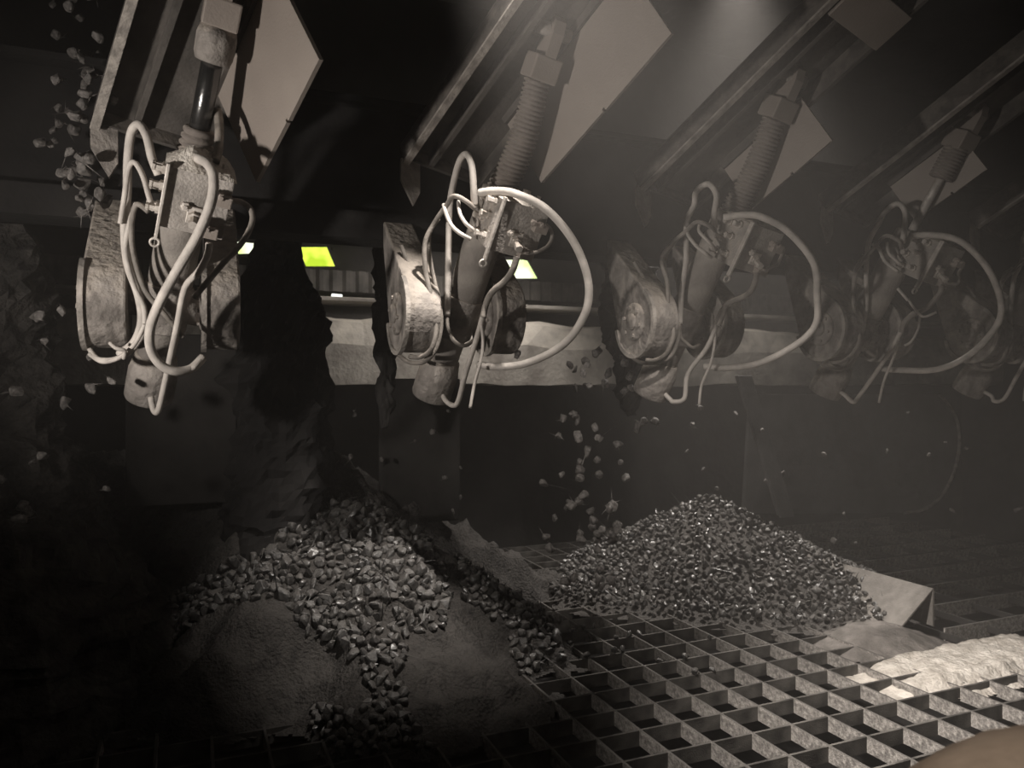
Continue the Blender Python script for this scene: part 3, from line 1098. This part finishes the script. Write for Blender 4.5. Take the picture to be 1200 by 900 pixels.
def gate_beam(k, label):
    O = O2 + STEP * k
    c = P(474, 186, 4.25) - O2 + O              # lower left end of the beam
    t = thing('gate_beam', label, 'beam', c, 'sloping gate beams overhead')
    Lb = 2.9
    mb = MB()
    mb.box(UD * Lb / 2 + XB * 0.25 - NB * 0.10, Lb, 0.52, 0.02, UD, XB, NB, 0.003)
    mb.build('web_plate', M['beam'], t)
    for x, dep, mm in ((0.0, 0.14, 'edge'), (0.17, 0.09, 'beam'), (0.50, 0.12, 'beam')):
        mb = MB()
        mb.box(UD * Lb / 2 + XB * x - NB * (0.10 - dep / 2), Lb, 0.018, dep, UD, XB, NB, 0.002)
        f = mb.build('rib', M['beam'], t)
        mb = MB()
        wd = 0.042 if x == 0 else 0.03
        mb.box(UD * Lb / 2 + XB * x - NB * (0.10 - dep), Lb, wd, 0.014, UD, XB, NB, 0.002)
        mb.build('flange', M[mm], f)
    mb = MB()
    mb.box(XB * 0.25 - NB * 0.05, 0.018, 0.52, 0.10, UD, XB, NB, 0.002)
    mb.build('end_plate', M['beam'], t)
    mb = MB()
    pts = [XB * -0.02 + UD * 0.0, XB * 0.10 + UD * 0.0, XB * 0.10 - UZ * 0.16, XB * 0.06 - UZ * 0.24, XB * -0.02 - UZ * 0.12]
    mb.prism(pts, BX * 0.03)
    mb.build('gusset', M['bracket'], t)
    if k == 1:
        s_ = 0.5
        while proj(c + UD * s_ + XB * 0.25)[1] > 12:
            s_ += 0.01
        mb = MB()
        mb.box(UD * s_ + XB * 0.27 + NB * 0.045, 0.22, 0.46, 0.02, UD, XB, NB, 0.003)
        mb.build('cross_tie', M['plate'], t)
    return t


def side_plate(k, label, tip_px, corner_y, W1):
    O = O2 + STEP * k
    tip = P(tip_px[0], tip_px[1], O.y + 0.15)
    t = thing('side_plate', label, 'plate', tip, 'pale side plates overhead')
    L1 = 0.2
    while L1 < 1.6 and proj(tip + UD * L1)[1] > corner_y:
        L1 += 0.005
    mb = MB()
    N_ = UD.cross(WD).normalized()
    h_ = L1 * 0.52
    prof = [V((0, 0, 0)), UD * h_, UD * h_ + WD * 0.012, UD * (h_ + 0.015) + WD * 0.012, UD * (h_ + 0.015) + WD * -0.004, UD * L1, UD * L1 + WD * W1, WD * W1]
    mb.prism(prof, N_ * 0.02 if N_.y > 0 else N_ * -0.02)
    mb.build('plate', M['plate'], t)
    mb = MB()
    mb.box(UD * L1 / 2 + WD * W1, L1, 0.05, 0.05, UD, WD, N_, 0.004)
    mb.build('stiffener', M['beam'], t)
    return t


PL = [((300, 213), 70, 0.56), ((634, 214), 40, 0.44), ((880, 245), 165, 0.34), ((1072, 258), 198, 0.32), ((1235, 268), 215, 0.32)]
for ((k, st, lab), od), (tp, cy_, w_) in zip(zip(UN, ORD), PL):
    nm = od if od != 'fifth' else 'cut off rightmost'
    gate_beam(k, 'sloping ribbed gate beam above the %s cylinder' % nm)
    side_plate(k, 'flat side plate right of the rod of the %s cylinder' % nm, tp, cy_, w_)

# ------------------------------------------------------------------ wear plate and post at the right
def at(px, py, Y0):
    t = (px - CX) / F
    Y = Y0 / (1 - t * 0.4134)
    return P(px, py, Y)


c = at(880, 600, 7.2)
t = thing('wear_plate', 'large dark steel plate with a rounded corner beyond the far heap', 'plate', c)
pts = [(872, 602), (1060, 601), (1085, 596), (1104, 580), (1117, 555), (1124, 525), (1122, 495), (1112, 475), (1100, 462), (880, 462)]
mb = MB()
mb.prism([at(a, b, 7.2) - c for a, b in pts], BX * 0.05)
mb.build('plate', M['worn'], t)
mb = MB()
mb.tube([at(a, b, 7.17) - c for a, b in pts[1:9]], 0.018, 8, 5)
mb.build('rolled_edge', M['edge'], t)  # pale tone paints the shine along the edge of the plate
a, b = P(922, 606, 6.9), P(872, 440, 6.9)
mb = MB()
mb.box(V((0, 0, 0)), 0.16, 0.02, (b - a).length, AX, BX, (b - a).normalized(), 0.003)
mb.box(BX * 0.06, 0.02, 0.12, (b - a).length, AX, BX, (b - a).normalized(), 0.003)
tag(mb.build('steel_post', M['worn'], None, (a + b) / 2), 'dark leaning steel post left of the rounded wear plate', 'post')
